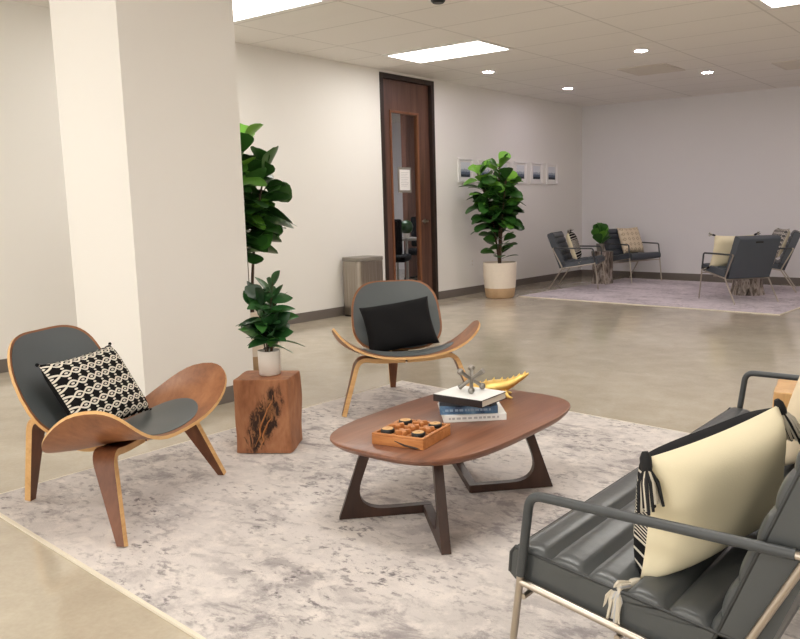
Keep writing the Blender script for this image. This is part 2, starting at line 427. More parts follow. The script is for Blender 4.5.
# ------------------------------------------------------------------ door
d = bpy.data.objects.new('door_1', None); C.objects.link(d); d.location = (XL, 0, 0)
struct(d, 'tall dark walnut door with a narrow glass pane in the white wall', 'door')
m = MB(); j = .055
m.box((-.12, DY0, 0), (.012, DY0+j, DZ)); m.box((-.12, DY1-j, 0), (.012, DY1, DZ)); m.box((-.12, DY0+j, DZ-j), (.012, DY1-j, DZ))
m.build('door_frame', 'jamb', d, bev=.003)
GY0, GY1, GZ0, GZ1 = 7.165, 7.69, .24, 2.30
m = MB(); xs = (-.085, -.04); a, b, t = DY0+j+.003, DY1-j-.003, DZ-j-.003
m.box((xs[0], a, .01), (xs[1], GY0, t)); m.box((xs[0], GY1, .01), (xs[1], b, t)); m.box((xs[0], GY0, .01), (xs[1], GY1, GZ0)); m.box((xs[0], GY0, GZ1), (xs[1], GY1, t))
m.build('door_leaf', 'door', d)
m = MB(); w = .028; x0, x1 = -.092, -.028
m.box((x0, GY0, GZ0), (x1, GY0+w, GZ1)); m.box((x0, GY1-w, GZ0), (x1, GY1, GZ1)); m.box((x0, GY0+w, GZ0), (x1, GY1-w, GZ0+w)); m.box((x0, GY0+w, GZ1-w), (x1, GY1-w, GZ1))
m.build('glazing_bead', 'door_bead', d, bev=.003)
m = MB(); m.box((-.066, GY0+w, GZ0+w), (-.060, GY1-w, GZ1-w)); m.build('door_glass', 'glass', d)
m = MB(); m.lathe([(.028, 0), (.028, .008), (.012, .01), (.012, .05)], 20)
o = m.build('door_handle', 'chrome', d, 40, loc=(-.04, 7.765, 1.0), rot=(0, R(90), 0))
m = MB(); m.tube(fillet([(.04, 7.765-.0, 1.0), (.015, 7.765, 1.0), (.015, 7.66, 1.0)][1:], .01), [.014, .011], 10); m.build('lever', 'chrome', o, 40)
o.children[0].matrix_parent_inverse = Matrix.Identity(4)
# the lever is expressed in the handle's own frame
lev = o.children[0]; me = lev.data
inv = (Matrix.Translation((-.04, 7.765, 1.0)) @ Euler((0, R(90), 0)).to_matrix().to_4x4()).inverted(); me.transform(inv)
m = MB(); [m.box((-.045, a-.004, z), (-.032, a+.012, z+.1)) for z in (.25, 1.25, 2.3)]; m.build('hinge', 'steel', d)
# notice on the glass
n_ = thing('notice_sheet', 'white printed notice in a grey frame stuck on the door glass', 'notice', (XL-.059, 7.425, 1.5))
m = MB(); m.box((0, -.12, -.15), (.007, .12, .15)); m.build('notice_frame', 'grey_plastic', n_, bev=.002)
m = MB(); m.box((.0072, -.094, -.122), (.009, .094, .122)); pp = m.build('paper', 'white', n_)
m = MB()
for k in range(9): m.box((.0091, -.07, .085-k*.02), (.0095, .07-.02*(k % 3), .085-k*.02+.004))
m.build('printed_lines', 'ink', pp)

# ------------------------------------------------------------------ ceiling fixtures
def troffer(loc, label):
    t = thing('ceiling_light', label, 'light', loc, 0, 'recessed fluorescent ceiling lights')
    m = MB(); fw = .038
    m.box((-.61, -.305, -.012), (.61, -.305+fw, 0)); m.box((-.61, .305-fw, -.012), (.61, .305, 0))
    m.box((-.61, -.305+fw, -.012), (-.61+fw, .305-fw, 0)); m.box((.61-fw, -.305+fw, -.012), (.61, .305-fw, 0))
    m.build('frame', 'white', t)
    m = MB(); m.box((-.57, -.272, -.008), (.57, .272, -.001)); m.build('diffuser', 'lens', t)
    return t
t0 = troffer((-5.12, 6.665, H), 'bright rectangular ceiling light nearest the walnut door')
dup(t0, (-5.14, 4.155, H), 0, 'bright rectangular ceiling light beside the top of the column')
dup(t0, (-1.40, 6.60, H), 0, 'bright ceiling light cut off at the top right corner')
others = 'added ceiling light outside the picture, over the foreground'
for x, y in ((-1.40, 4.225), (-1.40, 1.785), (2.26, 1.785), (-5.12, .565), (-1.40, -.655), (2.26, -.655)):  # unseen fixtures added beyond the frame to light the foreground
    dup(t0, (x, y, H), 0, others)
def downlight(loc, label):
    t = thing('downlight', label, 'light', loc, 0, 'round recessed downlights')
    m = MB(); m.lathe([(.062, -.001), (.064, -.01), (.085, -.008), (.088, 0)], 28); m.build('trim_ring', 'white', t, 40)
    m = MB(); m.lathe([(.001, -.0075), (.062, -.0075), (.062, -.001), (.001, -.001)], 28); m.build('lamp', 'can', t)
    return t
d0 = downlight((-5.5, 7.94, H), 'round downlight nearest the walnut door')
dup(d0, (-5.47, 9.77, H), 0, 'round downlight nearest the far corner')
dup(d0, (-3.57, 7.9, H), 0, 'largest round downlight, near the middle of the ceiling')
dup(d0, (-3.54, 9.74, H), 0, 'round downlight above the far right armchairs')
for x, y in ((-1.6, 9.7), (-1.6, 7.9), (.4, 9.7), (.4, 7.9)):  # unseen downlights added for extra lighting at right
    dup(d0, (x, y, H), 0, 'added round downlight outside the picture at right')
def vent(loc, label):
    t = thing('ceiling_vent', label, 'vent', loc, 0, 'ceiling air vents')
    m = MB(); m.box((-.3, -.3, -.01), (.3, -.27, 0)); m.box((-.3, .27, -.01), (.3, .3, 0)); m.box((-.3, -.27, -.01), (-.27, .27, 0)); m.box((.27, -.27, -.01), (.3, .27, 0))
    m.build('frame', 'vent', t)
    m = MB()
    for k in range(9):
        y = -.24+k*.06
        m.box((-.27, y-.018, -.009), (.27, y+.018, -.004), mat=None)
    m.build('louvre', 'vent', t); return t
v0_ = vent((-3.98, 9.105, H), 'square ceiling air vent between the two rows of downlights')
dup(v0_, (-2.45, 9.9, H), 0, 'ceiling air vent at the right edge of the picture')
m = MB(); m.lathe([(.001, -.035), (.04, -.035), (.055, -.02), (.055, 0), (.001, 0)], 24)
tag(m.build('smoke_detector', 'black', None, 40, loc=(-3.885, 4.955, H)), 'small black ceiling sensor cut off by the top edge', 'sensor')

# ------------------------------------------------------------------ rugs
def rug(name, x0, x1, y0, y1, mat, label, rz=0., skew=0.):
    cx, cy = (x0+x1)/2, (y0+y1)/2; w, h = (x1-x0)/2, (y1-y0)/2
    t = thing(name, label, 'rug', (cx, cy, 0), rz)
    m = MB(); m.box((-w+.012, -h+.012, .001), (w-.012, h-.012, .011)); m.build('pile', mat, t)
    m = MB(); b = .012
    m.box((-w, -h, .001), (w, -h+b, .010)); m.box((-w, h-b, .001), (w, h, .010)); m.box((-w, -h+b, .001), (-w+b, h-b, .010)); m.box((w-b, -h+b, .001), (w, h-b, .010))
    m.build('binding', 'binding', t)
    for ch in t.children:       # the rug lies slightly out of square
        for vtx in ch.data.vertices: vtx.co.y -= skew*vtx.co.x
    return t
rug('area_rug', -3.547, .45, 1.198, 3.885, 'rug', 'large pale grey distressed rug under the coffee table', 0., .0755)
rug('area_rug', -5.53, -2.2, 8.62, 11.55, 'rug_far', 'pale mauve distressed rug under the far armchairs', R(-2.5))
RZ = .0135    # rug surface

# ------------------------------------------------------------------ shell chairs
def shell_chair(loc, rz, label):
    t = thing('shell_chair', label, 'chair', loc, rz, 'three-legged bent plywood chairs')
    L, D, X0, Z0 = .508, .24, .115, .298
    def surf(s, x, off=0.):
        q = s/L
        y = s*(1-.17*q*q); z = Z0 + .18*abs(q)**2.3 + .25*(x-X0) - .55*(x-X0)**2*(1 if x > X0 else -.6)
        sl = abs(q)**1.3*2.3*.18/L*(1 if s > 0 else -1)
        nrm = Vector((-.2, -sl, 1)).normalized()
        return Vector((x, y, z)) + nrm*off
    def polar(fx, fs, off, dome=0., n=2.5, nr=9, nt=56, xc=X0):
        rings = []
        for i in range(nr+1):
            r = max(.02, i/nr); ring = []
            for k in range(nt):
                a = 2*PI*k/nt; ca, sa = math.cos(a), math.sin(a)
                s = L*fs*r*math.copysign(abs(ca)**(2/n), ca); x = xc + D*fx*r*math.copysign(abs(sa)**(2/n), sa)
                x += .11*(s/L)**2
                ring.append(surf(s, x, off + dome*(1-r**4)))
            rings.append(ring)
        return rings
    th = .013
    m = MB()
    up = polar(1, 1, 0.); dn = polar(1, 1, -th)
    va, _ = m.loft(up, False); vb, _ = m.loft(dn, False)
    m.bm.faces.new(va[0]); m.bm.faces.new(vb[0])
    for k in range(56):
        f = m.bm.faces.new((va[-1][k], va[-1][(k+1) % 56], vb[-1][(k+1) % 56], vb[-1][k])); f.material_index = 1
    m.build('seat', ['ply_face', 'ply_edge'], t, 50)
    m = MB()
    up = polar(.86, .60, .003, .016, 2.2, xc=X0+.012); dn = polar(.86, .60, .0015, 0., 2.2, xc=X0+.012)
    va, _ = m.loft(up, False); vb, _ = m.loft(dn, False); m.bm.faces.new(va[0]); m.bm.faces.new(vb[0])
    for k in range(56): m.bm.faces.new((va[-1][k], va[-1][(k+1) % 56], vb[-1][(k+1) % 56], vb[-1][k]))
    m.build('seat_pad', 'shell_pad', t, 60)
    # backrest
    top, bot = Vector((-.262, 0, .702)), Vector((-.005, 0, .30))
    axv = (top-bot); ln = axv.length; axu = axv.normalized(); nv = Vector((-axu.z, 0, axu.x)); nv = nv if nv.x > 0 else -nv
    cen = (top+bot)/2
    def bsurf(u, w, off):       # u across in metres, w along the slope in metres from the centre
        k = w/(ln/2)
        return cen + axu*w + Vector((0, 1, 0))*u + nv*(off + .9*u*u*(.55+.45*k) + .05*(k*k) - .03)
    def bpolar(f, off, dome=0., nr=8, nt=56):
        rings = []
        for i in range(nr+1):
            r = max(.02, i/nr); ring = []
            for k_ in range(nt):
                a = 2*PI*k_/nt; ca, sa = math.cos(a), math.sin(a)
                uu = math.copysign(abs(ca)**(2/3.3), ca); ww = math.copysign(abs(sa)**(2/3.3), sa)
                hw = .280 - .012*ww - .02*ww*ww
                ring.append(bsurf(hw*f*r*uu, (ln/2)*(f if f == 1 else f*1.01)*r*ww, off + dome*(1-r**4)))
            rings.append(ring)
        return rings
    m = MB(); va, _ = m.loft(bpolar(1, 0), False); vb, _ = m.loft(bpolar(1, -.013), False); m.bm.faces.new(va[0]); m.bm.faces.new(vb[0])
    for k in range(56):
        f = m.bm.faces.new((va[-1][k], va[-1][(k+1) % 56], vb[-1][(k+1) % 56], vb[-1][k])); f.material_index = 1
    m.build('backrest', ['ply_face', 'ply_edge'], t, 50)
    m = MB(); va, _ = m.loft(bpolar(.955, .003, .014), False); vb, _ = m.loft(bpolar(.955, .001), False); m.bm.faces.new(va[0]); m.bm.faces.new(vb[0])
    for k in range(56): m.bm.faces.new((va[-1][k], va[-1][(k+1) % 56], vb[-1][(k+1) % 56], vb[-1][k]))
    m.build('back_pad', 'shell_pad', t, 60)
    # bent ply legs: flat strips; broad faces walnut, laminated edges pale
    def strip(path, widths, wd, th, name):
        m = MB(); path = [Vector(p) for p in path]; n = len(path); rings = []
        for i, p in enumerate(path):
            dr = (path[min(i+1, n-1)] - path[max(i-1, 0)]).normalized(); nn = dr.cross(wd).normalized(); w = widths(p.z)/2
            rings.append([p + wd*w + nn*th/2, p - wd*w + nn*th/2, p - wd*w - nn*th/2, p + wd*w - nn*th/2])
        vr, fs = m.loft(rings, True)
        for i, f in enumerate(fs):
            f.smooth = False; f.material_index = 1 if i % 4 in (1, 3) else 0
        return m.build(name, ['ply_dark', 'ply_edge'], t, 35, bev=.0015)
    for sd in (1, -1):
        pth = fillet([(.14, sd*.005, .276), (.155, sd*.16, .282), (.185, sd*.285, .308), (.30, sd*.389, .0)], [.05, .08], 8)
        strip(pth, lambda z: .030+.058*min(1, z/.29), Vector((1, 0, 0)), .027, 'leg')
    pth = fillet([(.10, 0, .268), (-.10, 0, .226), (-.285, 0, .375), (-.355, 0, .0)], [.08, .07], 8)
    strip(pth, lambda z: .034+.05*min(1, z/.29), Vector((0, 1, 0)), .027, 'leg')
    sp = [bsurf(0, w, -.026) for w in (-.2, -.12, -.02, .08)]
    strip([Vector((-.04, 0, .246))]+sp, lambda z: .10-.06*(z-.3), Vector((0, 1, 0)), .016, 'back_support')
    return t
def place(ox, oy, ang, lx, ly): return (ox+lx*math.cos(ang)-ly*math.sin(ang), oy+lx*math.sin(ang)+ly*math.cos(ang))
aA = R(27.5); pA = (-2.774-.30*math.cos(aA), 1.780-.30*math.sin(aA))
shell_chair((*pA, RZ), aA, 'walnut shell chair with slate pads holding the black and cream patterned pillow')
aB = R(-39); pB = (-3.462+.355*math.cos(aB), 3.848+.355*math.sin(aB))
shell_chair((*pB, RZ), aB, 'plywood shell chair with slate pads holding the plain black pillow')

# ------------------------------------------------------------------ pillows
def pillow_mesh(w, h, t, n=22, pinch=.035, seed=0, pw=.5):
    """cushion in the local xz plane, front facing -y; front faces slot 0, back slot 1"""
    m = MB(); rnd = random.Random(seed); ph = rnd.random()*6
    grid = {}
    def pos(i, k, side):
        u, v = 2*i/n-1, 2*k/n-1
        x = u*(1-pinch*2*(1-v*v)*abs(u)**2)*w/2; z = v*(1-pinch*2*(1-u*u)*abs(v)**2)*h/2
        th = t/2*((1-u**4)*(1-v**4))**pw
        wr = .006*math.sin(5*u+ph+3*v)*(1-u*u)*(1-v*v)
        return (x, side*(th) + wr, z)
    for side in (-1, 1):
        vs = {}
        for i in range(n+1):
            for k in range(n+1):
                if (i in (0, n) or k in (0, n)) and side == 1: vs[i, k] = grid[i, k]
                else:
                    vs[i, k] = m.bm.verts.new(pos(i, k, side))
                    if side == -1: grid[i, k] = vs[i, k]
        for i in range(n):
            for k in range(n):
                q = ((i, k), (i+1, k), (i+1, k+1), (i, k+1))
                f = m.bm.faces.new([vs[a] for a in (q if side == -1 else q[::-1])]); f.smooth = True
                f.material_index = 0 if side == -1 else 1
                for lp, a in zip(f.loops, (q if side == -1 else q[::-1])): lp[m.uv].uv = (a[0]/n, a[1]/n)
    return m
def frame_mat(c, xdir, zdir):
    x = Vector(xdir).normalized(); z = Vector(zdir); z = (z - x*z.dot(x)).normalized(); y = z.cross(x)
    mm = Matrix((x, y, z)).transposed().to_4x4(); mm.translation = Vector(c); return mm
def corner_knot(w, h, t, m):
    for sx in (-1, 1):
        for sz in (-1, 1): m.ball((sx*(w/2+.004), 0, sz*(h/2+.004)), .008, 8)
def tassel(parent, pos, direction, ln=.10, name='tassel', colors=('yarn_black', 'yarn_white'), seed=1, spread=.03, r=.0045, n=16, fall=None):
    rnd = random.Random(seed); dr = Vector(direction).normalized(); p = Vector(pos)
    m = MB(); ax = Vector((1, 0, 0)) if abs(dr.x) < .8 else Vector((0, 1, 0)); a = dr.cross(ax).normalized(); b = dr.cross(a)
    m.tube([p-dr*.012, p, p+dr*.02, p+dr*.03], [.006, .012, .012, .009], 8)
    for k in range(n):
        th = 2*PI*k/n + rnd.random()*.4; rr = rnd.uniform(.25, 1)
        o = a*math.cos(th)+b*math.sin(th); e = p + dr*(ln*rnd.uniform(.82, 1.05)) + o*spread*rr
        mi = k % 2
        if fall:
            fv = Vector(fall).normalized(); sv = fv.cross(dr).normalized(); q = p+dr*(.050+.012*rr)
            m.tube([p+dr*.022+o*.004, q+o*spread*.35*rr, q+dr*.010+fv*.03+sv*spread*.6*math.cos(th), q+dr*.012+fv*(ln-.03)*rnd.uniform(.85, 1.05)+sv*spread*.95*rr*math.cos(th)+dr*.006*math.sin(th)], [r*.8, r, r, r*.7], 5, mi)
        else: m.tube([p+dr*.022+o*.004, p+dr*.05+o*spread*rr*.75, e], [r*.8, r, r*.7], 5, mi)
    return m.build(name, list(colors), parent, 60)

# patterned pillow on chair A (local frame of the chair)
def chair_pt(o, ang, l): return Vector((*place(o[0], o[1], ang, l[0], l[1]), l[2]))
def chair_vec(ang, l): return Vector((l[0]*math.cos(ang)-l[1]*math.sin(ang), l[0]*math.sin(ang)+l[1]*math.cos(ang), l[2]))
def put_pillow(name, label, mats, w, h, t, c, xdir, zdir, group=None, **k):
    e = thing(name, label, 'pillow', (0, 0, 0), 0, group)
    e.matrix_world = frame_mat(c, xdir, zdir)
    pillow_mesh(w, h, t, **k).build('cover', mats, e, 80)
    return e
# pillow front is -y of its frame: x to the viewer's right, z up
cA = chair_pt(pA, aA, (-.010, .004, .486))
e = put_pillow('throw_pillow', 'black and cream ogee patterned pillow on the shell chair at left', ['ogee', 'black_fab'], .45, .325, .11, cA,
               chair_vec(aA, (.0, 1, .0)), chair_vec(aA, (-.50, -.03, .86)), seed=2)
for sx in (-1, 1):
    for sz in (-1, 1): m = MB(); m.ball((sx*.228, 0, sz*.165), .007, 8); m.build('corner_knot', 'black_fab', e, 60)
cB = chair_pt(pB, aB, (.010, -.008, .474))
e = put_pillow('throw_pillow', 'plain black pillow on the shell chair facing the coffee table', ['black_fab', 'black_fab'], .43, .315, .12, cB,
               chair_vec(aB, (.0, 1, .13)), chair_vec(aB, (-.50, -.10, .86)), seed=5)

# ------------------------------------------------------------------ stump table + small plant
st = thing('stump_table', 'square wooden stump side table with a dark cracked face', 'side table', (-3.10, 2.525, RZ), R(33))
def stump_mesh(w, d, h, seed, n=14):
    m = MB(); rings = []
    per = [(-1, -1), (1, -1), (1, 1), (-1, 1)]
    out = []
    for a, b in zip(per, per[1:]+per[:1]):
        for k in range(n):
            t = k/n; out.append((a[0]+(b[0]-a[0])*t, a[1]+(b[1]-a[1])*t))
    for i in range(13):
        z = h*i/12; ring = []
        for x, y in out:
            p = Vector((x*w/2, y*d/2, z)); q = mnoise.noise(Vector((p.x*7+seed, p.y*7, p.z*6)))*.011
            r = max(abs(x), abs(y)); c = 1 - .035*(min(abs(x), abs(y))/r)**12
            k = 1 + q/(w/2)
            if i == 12: k *= .985
            ring.append((p.x*k*c, p.y*k*c, z))
        rings.append(ring)
    m.loft(rings); return m
m = stump_mesh(.275, .235, .362, 3); m.build('block', 'stump', st, 45, bev=.004)
m = MB()
for (x0, z0, x1, z1) in ((-.045, .02, .06, .29), (-.02, .02, .05, .20)):
    pts = [(x0+(x1-x0)*q+.006*math.sin(q*9)+.004*math.sin(q*31), -.1195-.003*math.sin(q*PI), z0+(z1-z0)*q) for q in [k/8 for k in range(9)]]
    m.tube(pts, [.001+.003*math.sin(PI*k/8) for k in range(9)], 6)
m.build('splinter', 'game_wood', st, 60)
STZ = RZ+.362

def leaf(m, base, dr, up, ln, wd, tone, shape='fiddle', droop=.25, n=8):
    dr = Vector(dr).normalized(); up = Vector(up)
    if abs(dr.dot(up.normalized())) > .97: up = up + Vector((.7, .4, 0))
    side = dr.cross(Vector(up)).normalized(); nrm = side.cross(dr).normalized()
    rows = []
    for i in range(n+1):
        q = i/n
        if shape == 'fiddle': w = wd*(.06, .36, .60, .78, .95, 1.06, 1.04, .82, .34)[i]
        else: w = wd*math.sin(PI*min(.985, q*.96+.03))**.85
        c = Vector(base) + dr*ln*q - Vector((0, 0, 1))*droop*ln*q*q + nrm*0
        rows.append([c - side*w*.5 + nrm*w*.09, c - side*w*.25+nrm*w*.02, c, c + side*w*.25+nrm*w*.02, c + side*w*.5 + nrm*w*.09])
    m.loft(rows, False, False, 0, tone)

# small plant in a white pot on the stump
pl = thing('potted_plant', 'small leafy plant in a white ceramic pot on the square stump table', 'plant', (-3.095, 2.54, STZ+.001), 0)
m = MB(); m.lathe([(.001, 0), (.046, 0), (.052, .006), (.055, .118), (.055, .122), (.049, .122), (.047, .105), (.001, .105)], 30); m.build('pot', 'ceramic', pl, 50)
m = MB(); m.lathe([(.001, .1055), (.0465, .1055), (.0465, .107), (.001, .109)], 20); m.build('soil', 'soil', pl, 60)
m = MB(); s2 = MB(); rnd = random.Random(11)
for k in range(7):
    a = rnd.uniform(0, 2*PI); r = rnd.uniform(.02, .075); zt = rnd.uniform(.24, .42) if k else .42
    tip = Vector((r*math.cos(a), r*math.sin(a), zt)) if k else Vector((.03, .02, .46))
    b = Vector((.015*math.cos(a), .015*math.sin(a), .105)); s2.tube([b, b.lerp(tip, .5)+Vector((0, 0, .01)), tip], [.004, .003, .002], 6)
    nl = 11
    for j in range(nl):
        q = .22+.78*j/nl; p = b.lerp(tip, q); th = j*2.4+a+rnd.uniform(-.3, .3); el = rnd.uniform(-.2, 1.1)
        top = j > nl-4
        leaf(m, p, (math.cos(th), math.sin(th), el+(1.3 if top else 0)), (rnd.uniform(-.8, .8), rnd.uniform(-.8, .8), 1), rnd.uniform(.11, .17), rnd.uniform(.055, .085), min(1, max(0, rnd.gauss(.45, .25))), 'oval', .25, 8)
s2.build('stem', 'bark', pl, 60); m.build('foliage', 'leaf_dark', pl, 60)

# ------------------------------------------------------------------ fiddle leaf trees
def fig_tree(loc, label, seed, hgt=1.83, rz=0., skirt=12):
    rnd = random.Random(seed)
    t = thing('fiddle_leaf_fig', label, 'plant', loc, rz)
    m = MB(); m.lathe([(.001, .0), (.165, .0), (.185, .02), (.200, .13)], 36); m.build('basket_base', 'basket_tan', t, 60)
    m = MB(); m.lathe([(.200, .13), (.212, .26), (.216, .44), (.216, .455), (.206, .455), (.200, .40), (.001, .40)], 36); m.build('basket', 'basket', t, 50)
    m = MB(); m.lathe([(.001, .402), (.199, .402), (.199, .405), (.001, .415)], 24); m.build('soil', 'soil', t, 60)
    s_ = MB(); f_ = MB()
    stems = [((0, 0, .40), (.0, .01, hgt-.16), 1.0), ((.02, -.02, .40), (.15, -.06, hgt-.34), .8), ((-.02, .02, .40), (-.25, -.12, hgt-.24), .9), ((0, .02, .40), (.02, .15, hgt-.42), .7), ((0, -.02, .40), (-.10, -.17, hgt-.44), .7)]
    def put(p, th, el, L_, tone, droop):
        dv = Vector((math.cos(th), math.sin(th), el)); s = p + dv.normalized()*.035
        s_.tube([p, s], [.003, .0025], 5)
        up = Vector((rnd.uniform(-.75, .75), rnd.uniform(-.75, .75), 1))
        leaf(f_, s, dv, up, L_, L_*rnd.uniform(.66, .8), tone, 'fiddle', droop)
    for a, b, sc in stems:
        a, b = Vector(a), Vector(b); mid = a.lerp(b, .5); mid.x *= .35; mid.y *= .35
        path = [a*(1-q)**2+mid*2*q*(1-q)+b*q*q for q in [k/8 for k in range(9)]]
        s_.tube(path, [.016*sc*(1-.55*k/8) for k in range(9)], 8)
        nl = int(42*sc)
        for j in range(nl):
            q = .44+.56*j/nl + rnd.uniform(-.01, .01)
            k = min(7, int(q*8)); p = path[k].lerp(path[k+1], min(1, q*8-k))
            th = j*2.39996 + seed + a.x*40 + rnd.uniform(-.35, .35); el = rnd.uniform(-.15, .9)
            if q > .93: el += .9
            tone = min(1, max(0, rnd.gauss(.36, .2) + (.3 if q > .88 else 0)))
            put(p, th, el, rnd.uniform(.19, .29), tone, rnd.uniform(.1, .5))
    put(Vector((0, .01, hgt-.17)), 1., 1.8, .2, .95, .1)
    for j in range(skirt+skirt//2):
        th = j*2.4+.5; put(Vector((.03*math.cos(th), .03*math.sin(th), .50+.016*j)), th, rnd.uniform(.1, .9), rnd.uniform(.17, .24), rnd.uniform(.25, .6), .2)
    s_.build('trunk', 'bark', t, 60); f_.build('foliage', 'leaf', t, 70)
    return t
fig_tree((-5.77, 8.53, .0), 'tall fiddle leaf fig in a cream and tan basket by the framed prints', 3)
fig_tree((-4.78, 3.76, .0), 'tall fiddle leaf fig half hidden behind the white column', 8, 1.78, 1.1, 0)

# ------------------------------------------------------------------ coffee table
TZ = .36
ct = thing('coffee_table', 'walnut coffee table with rounded top and angled open legs on the rug', 'table', (-1.893, 2.430, RZ), 0)
def boat(w, h, n=72, e=3.3, f=1.0):
    out = []
    for k in range(n):
        a = 2*PI*k/n; ca, sa = math.cos(a), math.sin(a)
        x = math.copysign(abs(ca)**(2/e), ca)*w/2; y = math.copysign(abs(sa)**(2/e), sa)*h/2
        out.append((x*f, y*f))
    return out
m = MB()
rings = []
for f, z in ((.955, TZ-RZ-.03), (.985, TZ-RZ-.018), (1, TZ-RZ-.008), (.998, TZ-RZ-.002), (.99, TZ-RZ)):
    rings.append([(x, y, z) for x, y in boat(.672, 1.045, e=3.4, f=f)])
m.loft(rings); tt = m.build('tabletop', 'walnut', ct, 40); tt.rotation_euler = (0, 0, R(1.5)); tt.location = (.034, .012, 0)
def leg_frame(sg):
    """V-shaped sled base: two raked posts rising from the bar ends with sculpted fillets, knee pointing inwards"""
    zt = TZ-RZ-.028
    K = Vector((-.012*sg, -.135*sg, 0))
    for P, tl in ((Vector((-.232*sg, -.366*sg, 0)), .11), (Vector((.277*sg, -.392*sg, 0)), .145)):
        m = MB(); d = K-P; ln = d.length+.012; d.normalize(); w = Vector((-d.y, d.x, 0))*.017; h = .032 if tl < .12 else .0312
        A, Bc, Cc = (.165, h), (.030, h), (.018+tl*.15/zt, .15)
        cur = [(A[0]*(1-q)**2+Bc[0]*2*q*(1-q)+Cc[0]*q*q, A[1]*(1-q)**2+Bc[1]*2*q*(1-q)+Cc[1]*q*q) for q in [k/10 for k in range(11)]]
        pts = [(-.02, 0), (ln, 0), (ln, h)] + cur + [(tl+.020, zt), (tl-.020, zt)]
        vr, _ = m.loft([[P+d*a+w*s+Vector((0, 0, z)) for a, z in pts] for s in (-1, 1)], False)
        for tri in tessellate_polygon([[Vector((a, z, 0)) for a, z in pts]]):
            for r in vr: m.bm.faces.new([r[i] for i in tri])
        m.build('leg', 'walnut_leg', ct, 30)
leg_frame(1); leg_frame(-1)
for sg in (1, -1):
    a = Vector((-.176*sg, -.29*sg)); b = Vector((.17*sg, -.29*sg)); m = MB()
    m.box((min(a.x, b.x), a.y-.015, TZ-RZ-.045), (max(a.x, b.x), a.y+.015, TZ-RZ-.0285)); m.build('apron', 'walnut_leg', ct, bev=.003)

# ---- books
def book(name, label, loc, rz, w, d, h, cover, spine_marks=None, soft=False):
    """spine along the -y long edge"""
    t = thing(name, label, 'book', loc, rz, 'books stacked on the coffee table')
    c = .0025 if not soft else .0012
    m = MB(); m.box((-w/2, -d/2, 0), (w/2, d/2, c)); m.box((-w/2, -d/2, h-c), (w/2, d/2, h)); m.box((-w/2, -d/2, c), (w/2, -d/2+c, h-c))
    cv = m.build('cover', cover, t, bev=.0008)
    m = MB(); m.box((-w/2+.004, -d/2+c, c), (w/2-.004, d/2-.004, h-c)); m.build('pages', 'paper', t)
    if spine_marks:
        m = MB(); rnd = random.Random(w*1000)
        x = -w/2+.02
        while x < w/2-.03:
            l = rnd.uniform(.006, .016); m.box((x, -d/2-.0005, h*.38), (x+l, -d/2, h*.68)); x += l+rnd.uniform(.003, .008)
        m.build('spine_lettering', spine_marks, cv)
    return t
bz = TZ+.0005
book('book', 'wide white hardback at the bottom of the coffee table stack', (-1.873, 2.546, bz), R(43), .245, .31, .027, 'book_white', 'ink'); bz += .0275
book('book', 'blue hardback second from the bottom of the stack', (-1.875, 2.525, bz), R(40), .225, .26, .03, 'book_blue', 'pale_ink'); bz += .0305
book('book', 'thin grey paperback between the blue book and the top book', (-1.855, 2.505, bz), R(30), .20, .20, .014, 'book_grey', None, True); bz += .0145
tb = book('book', 'black-spined book with a white cover on top of the stack', (-1.815, 2.466, bz), R(2), .228, .178, .028, 'book_black')
m = MB(); m.box((-.112, -.088, .0282), (.112, .0885, .0292)); m.build('front_cover', 'book_white', tb)
bz += .0295
# ---- metal jack
jk = thing('metal_jack', 'pewter toy jack ornament standing on the top book', 'ornament', (-1.825, 2.49, bz), R(20))
q = Vector((1, 1, 1)).rotation_difference(Vector((0, 0, 1))); Lj = .060; cz = Lj/math.sqrt(3)+.0135
mr = MB(); gx_ = Vector((.807, .59, 0))
axes = [Vector((1, 0, 0)), Vector((0, 1, 0)), Vector((0, 0, 1))]
axes.sort(key=lambda v: (Matrix.Rotation(R(20), 3, 'Z') @ (q @ v)).dot(gx_))
for a, n_balls in zip(axes, ((1, 1), (1, 1), (0, 0))):
    dv = q @ a; c = Vector((0, 0, cz))
    if n_balls[0]:
        mr.tube([c-dv*Lj, c+dv*Lj], .0075, 8)
        for s in (-1, 1):
            mb = MB(); mb.ball(tuple(c+dv*Lj*s), .0135, 14); mb.build('ball', 'steel', jk, 80)
    else: mr.tube([c-dv*Lj*1.12, c-dv*Lj*.6, c+dv*Lj*.6, c+dv*Lj*1.12], [.0105, .0075, .0075, .0105], 8)
mr.build('rods', 'steel', jk, 60)
# ---- gold crocodile (body left, tail rising to the right)
gx = Vector((.807, .59, 0))
gr = thing('crocodile_figurine', 'gold crocodile figurine with a raised tail beside the books', 'figurine', (-1.935, 2.80, TZ), R(36.1))
m = MB()
sec = [(-.150, .022, .006, .004), (-.125, .024, .010, .006), (-.10, .026, .014, .009), (-.085, .03, .018, .014), (-.06, .030, .017, .014), (-.035, .032, .022, .018), (0, .034, .026, .021), (.035, .036, .024, .02), (.06, .040, .018, .017), (.085, .05, .014, .014), (.11, .062, .010, .011), (.135, .074, .006, .008), (.155, .083, .002, .003)]
sec = [(x, z*1.15+.006, w*1.7, h*1.5) for x, z, w, h in sec]
m.loft([[(x, w*math.cos(2*PI*k/14), z+h*math.sin(2*PI*k/14)) for k in range(14)] for x, z, w, h in sec])
for i, (x, z, w, h) in enumerate(sec[4:12]):
    for s in (-.35, .35):
        m.tube([(x, w*s, z+h*.8), (x+.006, w*s, z+h+.008)], [.006, .001], 5)
m.build('body', 'gold', gr, 50)
